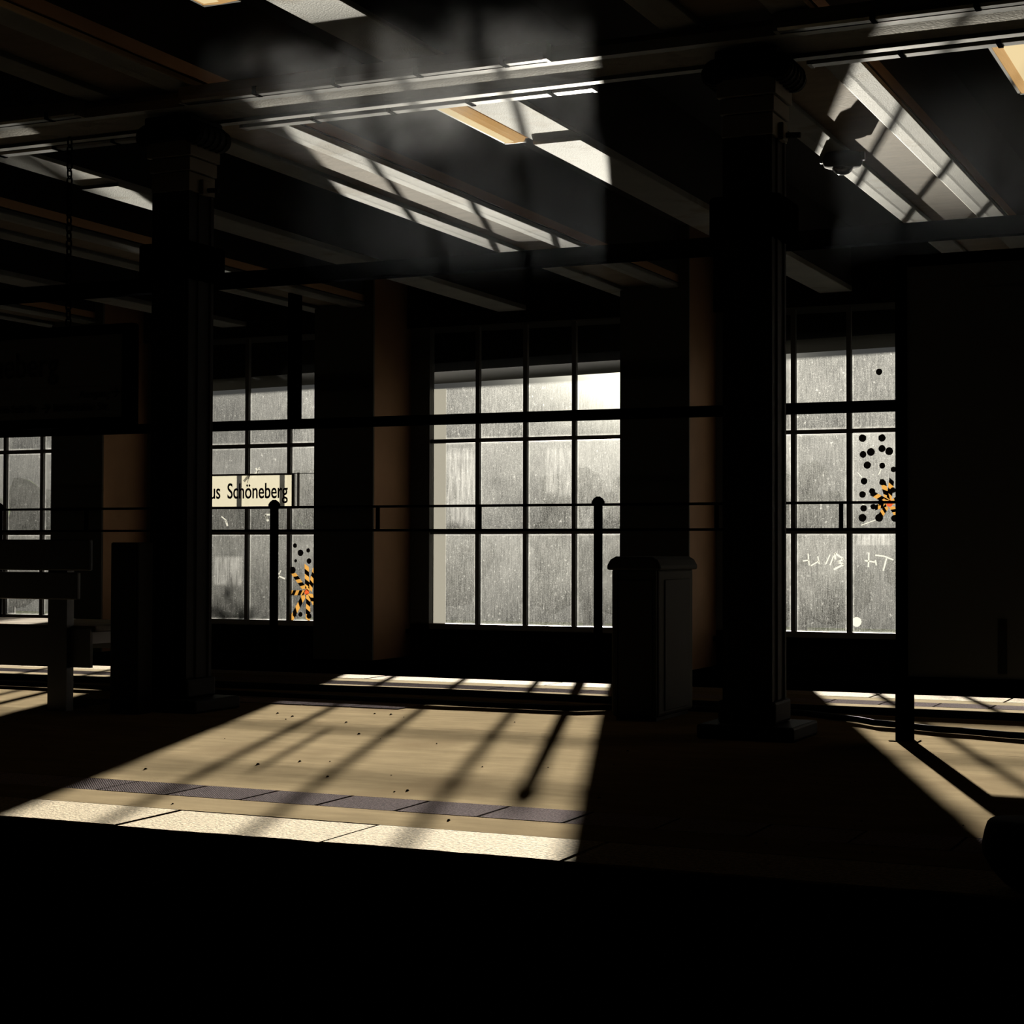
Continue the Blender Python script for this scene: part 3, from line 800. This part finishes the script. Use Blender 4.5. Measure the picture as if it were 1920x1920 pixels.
def box_lamp(x0, x1, y0, y1, label, ribs=False):
    e = empty('ceiling_lamp', (0.5*(x0+x1), 0.5*(y0+y1), 3.4)); tag(e, label, 'lamp', 'warm ceiling lamps beside the beams')
    z = 3.385
    MB().box(x0, x1, y0, y1, z+0.03, 3.62).build('lamp_housing', M['lamp_edge'], e)
    MB().prism([(x0+0.005, z+0.03), (x0+0.02, z+0.006), (0.5*(x0+x1), z), (x1-0.02, z+0.006), (x1-0.005, z+0.03)], 'y', y0+0.01, y1-0.02).build('diffuser', M['lamp'], e)
    xm_ = x0+0.42*(x1-x0)
    MB().box(xm_-0.2*(x1-x0), xm_+0.16*(x1-x0), y0+0.03, y1-0.06, z-0.003, z+0.004).build('lamp_tube', M['lamp_tube'], e, bevel=0.002)
    MB().box(x0+0.01, x1-0.01, y1-0.02, y1, z+0.004, z+0.035).build('end_cap', M['white'], e)
    MB().box(x0-0.004, x0+0.012, y0, y1, z+0.012, z+0.034).build('edge_strip', M['white'], e)
    for x in (x0+0.04, x1-0.04):
        MB().box(x-0.006, x+0.006, 0.5*(y0+y1), 0.5*(y0+y1)+0.03, 3.61, 4.0).build('hanger', M['dark_steel'], e)


box_lamp(-4.545, -4.385, 8.72, 9.93, 'warm glowing ceiling lamp left of the bright main beam, just above the middle')
box_lamp(-1.47, -1.14, 8.72, 9.97, 'warm glowing ceiling lamp cut by the top right corner')
box_lamp(-4.66, -4.44, 5.6, 6.84, 'warm ceiling lamp peeking in at the top edge, left of the stained beam')

# ------------------------------------------------------------------ dome camera
cc = empty('dome_camera', (-2.72, 11.05, 3.4)); tag(cc, 'black dome surveillance camera hanging under a pale beam at upper right', 'camera')
c0 = (-2.71, 11.05, 0)
MB().lathe([(0.085, 3.40), (0.112, 3.395), (0.124, 3.375), (0.127, 3.365), (0.122, 3.335), (0.114, 3.317), (0.085, 3.308), (0.07, 3.306)][::-1], c0, 28).build('housing', M['black'], cc, smooth=True)
prof = [(0.001, -0.050)] + [(0.066*math.sin(a*math.pi/16), -0.050*math.cos(a*math.pi/16)) for a in range(1, 9)]
MB().lathe([(r, 3.312+z) for r, z in prof], c0, 24).build('dome', M['gloss'], cc, smooth=True)
for s in (-1, 1):
    MB().box(c0[0]+s*0.130-0.014, c0[0]+s*0.130+0.014, 11.035, 11.065, 3.345, 3.40).build('clamp', M['white'], cc, bevel=0.005)

# ------------------------------------------------------------------ bag at the lower right
bg_ = empty('dark_bag', (-0.50, 4.9, 0)); tag(bg_, 'dark rounded bag with pink piping, on the platform edge at lower right', 'bag')
prof = []
mb = MB(); n = 28
rows = [(0.0, 0.66), (0.012, 0.76), (0.05, 0.90), (0.09, 0.99), (0.12, 1.0), (0.150, 0.975), (0.172, 0.945), (0.181, 0.91), (0.184, 0.80)]
for z, s in rows:
    for k_ in range(n):
        th = 2*math.pi*k_/n
        ca, sa = math.cos(th), math.sin(th)
        rx = 0.25*s*math.copysign(abs(ca)**0.7, ca); ry = 0.11*s*math.copysign(abs(sa)**0.8, sa)
        mb.v.append((-0.575+rx, 4.905+ry, z))
for i in range(len(rows)-1):
    for k_ in range(n):
        k2 = (k_+1) % n; mb.f.append((i*n+k_, i*n+k2, (i+1)*n+k2, (i+1)*n+k_))
mb.f.append(tuple(reversed(range(n)))); mb.f.append(tuple((len(rows)-1)*n+k_ for k_ in range(n)))
mb.build('bag_body', M['black'], bg_, smooth=True)
MB().tube([(-0.69+0.02*i, 4.815, 0.186-0.0006*i) for i in range(16)], 0.004, 6).build('piping', M['pink'], bg_)
MB().tube([(-0.64, 4.905, 0.178), (-0.60, 4.90, 0.20), (-0.5, 4.90, 0.205), (-0.4, 4.90, 0.178)], 0.010, 6).build('handle', M['black'], bg_)

# ------------------------------------------------------------------ outside: far bank of the pond with trees
bank = MB().box(-110, 10, 66, 110, -4.2, -4.0).build('park_bank', M['bank']); tag(bank, 'grassy far bank of the pond outside the windows', None, None, 'structure')


def far_tree(x, y, h, r, label):
    e = empty('park_tree', (x, y, -4)); tag(e, label, 'tree', 'park trees outside the windows')
    MB().tube([(x, y, -4), (x+0.1, y, -2.4), (x-0.1, y+0.1, -4+h*0.5)], [0.28, 0.22, 0.12], 8).build('trunk', M['bark'], e)
    bm = bmesh.new()
    for i in range(16):
        th = random.uniform(0, 6.28); rr = r*math.sqrt(random.random())*0.75; zz = -4+h*random.uniform(0.28, 0.86)
        s = r*random.uniform(0.28, 0.46)*(1.1-0.5*(zz+4)/h)
        bmesh.ops.create_icosphere(bm, subdivisions=2, radius=s, matrix=Matrix.Translation((x+rr*math.cos(th), y+rr*math.sin(th), zz)))
    for v in bm.verts: v.co += Vector((random.uniform(-1, 1), random.uniform(-1, 1), random.uniform(-1, 1)))*r*0.06
    me = D.meshes.new('crown'); bm.to_mesh(me); bm.free(); me.materials.append(M['leaf'])
    o = D.objects.new('crown', me); COL.objects.link(o); o.parent = e; o.matrix_parent_inverse = Matrix.Translation(-e.location)


ORD = ['first', 'second', 'third', 'fourth', 'fifth', 'sixth', 'seventh', 'eighth', 'ninth', 'tenth', 'eleventh', 'twelfth', 'thirteenth', 'fourteenth', 'fifteenth', 'sixteenth']
tx_ = -72; i = 0
while tx_ < -10:
    far_tree(tx_, 71.0 + 9.5*(i % 2), random.uniform(8.8, 10.4), random.uniform(2.8, 3.5), 'hazy park tree on the far bank, %s from the left beyond the windows' % ORD[i])
    tx_ += 4.4; i += 1

lawn = MB().box(-45, 6, 19.5, 36, -3.2, -3.0).build('park_lawn', M['bank']); tag(lawn, 'lawn on the near bank below the station windows', None, None, 'structure')


def shrub(x, y, h, r, label):
    e = empty('shading_shrub', (x, y, -3)); tag(e, label, 'shrub', 'added shading shrubs on the near bank')
    MB().tube([(x, y, -3), (x+0.05, y, -2.2), (x-0.05, y, -3+h*0.7)], [0.10, 0.07, 0.03], 6).build('stem', M['bark'], e)
    m = MB()
    for i in range(4200):
        u = Vector((random.gauss(0, 1), random.gauss(0, 1), random.gauss(0, 1))).normalized()*random.uniform(0.35, 1.0)
        c = Vector((x+u.x*r, y+u.y*r, -3+h*0.52+u.z*h*0.48*random.uniform(0.85, 1.0)))
        a = Vector((random.gauss(0, 1), random.gauss(0, 1), random.gauss(0, 1))).normalized(); b2 = a.orthogonal().normalized(); l = random.uniform(0.06, 0.12)
        k0 = len(m.v); m.v += [tuple(c-a*l), tuple(c+b2*l*0.5), tuple(c+a*l), tuple(c-b2*l*0.5)]; m.f.append((k0, k0+1, k0+2, k0+3))
    m.build('foliage', M['leaf'], e)


for n_, (x, y, h, r) in enumerate(((-15.55, 29.5, 4.7, 1.05), (-17.1, 30.2, 4.9, 1.2), (-18.9, 29.6, 4.6, 1.1), (-20.4, 30.4, 4.5, 1.1), (-22.0, 29.7, 4.2, 1.0), (-23.7, 30.3, 4.6, 1.2))):  # shrubs added to block pond light and dim the left ceiling
    shrub(x, 29.0 + 2.6*(n_ % 2), h+0.55, r, 'dark leafy shrub added outside the left windows to dim the ceiling, number %s from the pillar side' % ['one', 'two', 'three', 'four', 'five', 'six'][n_])

# ------------------------------------------------------------------ veils added in place of sky reflected in window glass


def volume_box(name, lo, hi, dens, scale, lo_t, hi_t, col, label, stretch=(1, 1, 1)):
    m = D.materials.new(name); m.use_nodes = True; n = m.node_tree; L = n.links; n.nodes.remove(n.nodes['Principled BSDF'])
    out = n.nodes['Material Output']; v = n.nodes.new('ShaderNodeVolumeScatter'); v.inputs['Color'].default_value = (*col, 1); v.inputs['Anisotropy'].default_value = 0.0
    tc = n.nodes.new('ShaderNodeTexCoord'); g = n.nodes.new('ShaderNodeNewGeometry'); mp = n.nodes.new('ShaderNodeMapping'); mp.inputs['Scale'].default_value = stretch
    L.new(g.outputs['Position'], mp.inputs[0])
    t = n.nodes.new('ShaderNodeTexNoise'); t.inputs['Scale'].default_value = scale; t.inputs['Detail'].default_value = 5; t.inputs['Roughness'].default_value = 0.6; t.inputs['Distortion'].default_value = 0.4
    L.new(mp.outputs[0], t.inputs['Vector'])
    r = n.nodes.new('ShaderNodeMapRange'); L.new(t.outputs['Fac'], r.inputs[0]); r.inputs[1].default_value = lo_t; r.inputs[2].default_value = hi_t; r.inputs[3].default_value = 0; r.inputs[4].default_value = dens
    sp = n.nodes.new('ShaderNodeSeparateXYZ'); L.new(tc.outputs['Generated'], sp.inputs[0]); cur = r.outputs[0]
    for ax, fade in ((0, 0.25), (1, 0.25), (2, 0.3)):            # soft borders
        a = n.nodes.new('ShaderNodeMath'); a.operation = 'SUBTRACT'; L.new(sp.outputs[ax], a.inputs[0]); a.inputs[1].default_value = 0.5
        b = n.nodes.new('ShaderNodeMath'); b.operation = 'ABSOLUTE'; L.new(a.outputs[0], b.inputs[0])
        c = n.nodes.new('ShaderNodeMapRange'); c.interpolation_type = 'SMOOTHSTEP'; L.new(b.outputs[0], c.inputs[0])
        c.inputs[1].default_value = 0.5-fade; c.inputs[2].default_value = 0.5; c.inputs[3].default_value = 1; c.inputs[4].default_value = 0
        d = n.nodes.new('ShaderNodeMath'); d.operation = 'MULTIPLY'; L.new(cur, d.inputs[0]); L.new(c.outputs[0], d.inputs[1]); cur = d.outputs[0]
    L.new(cur, v.inputs['Density']); L.new(v.outputs[0], out.inputs['Volume'])
    o = MB().box(lo[0], hi[0], lo[1], hi[1], lo[2], hi[2]).build(name, m); tag(o, label, 'reflection_veil', None, 'stuff')
    return o


volume_box('reflection_veil', (-4.75, 6.7, 2.72), (-2.7, 7.9, 3.375), 1.0, 2.6, 0.42, 0.75, (0.95, 0.97, 1.0), 'grey wisp added in place of reflected cloud, beside the right pillar top')
volume_box('reflection_veil_thin', (-6.2, 8.70, 2.5), (0.4, 10.43, 3.37), 0.085, 0.9, 0.35, 0.7, (0.85, 0.92, 1.0), 'thin blue-grey veil added in place of reflected sky, beyond the girder')
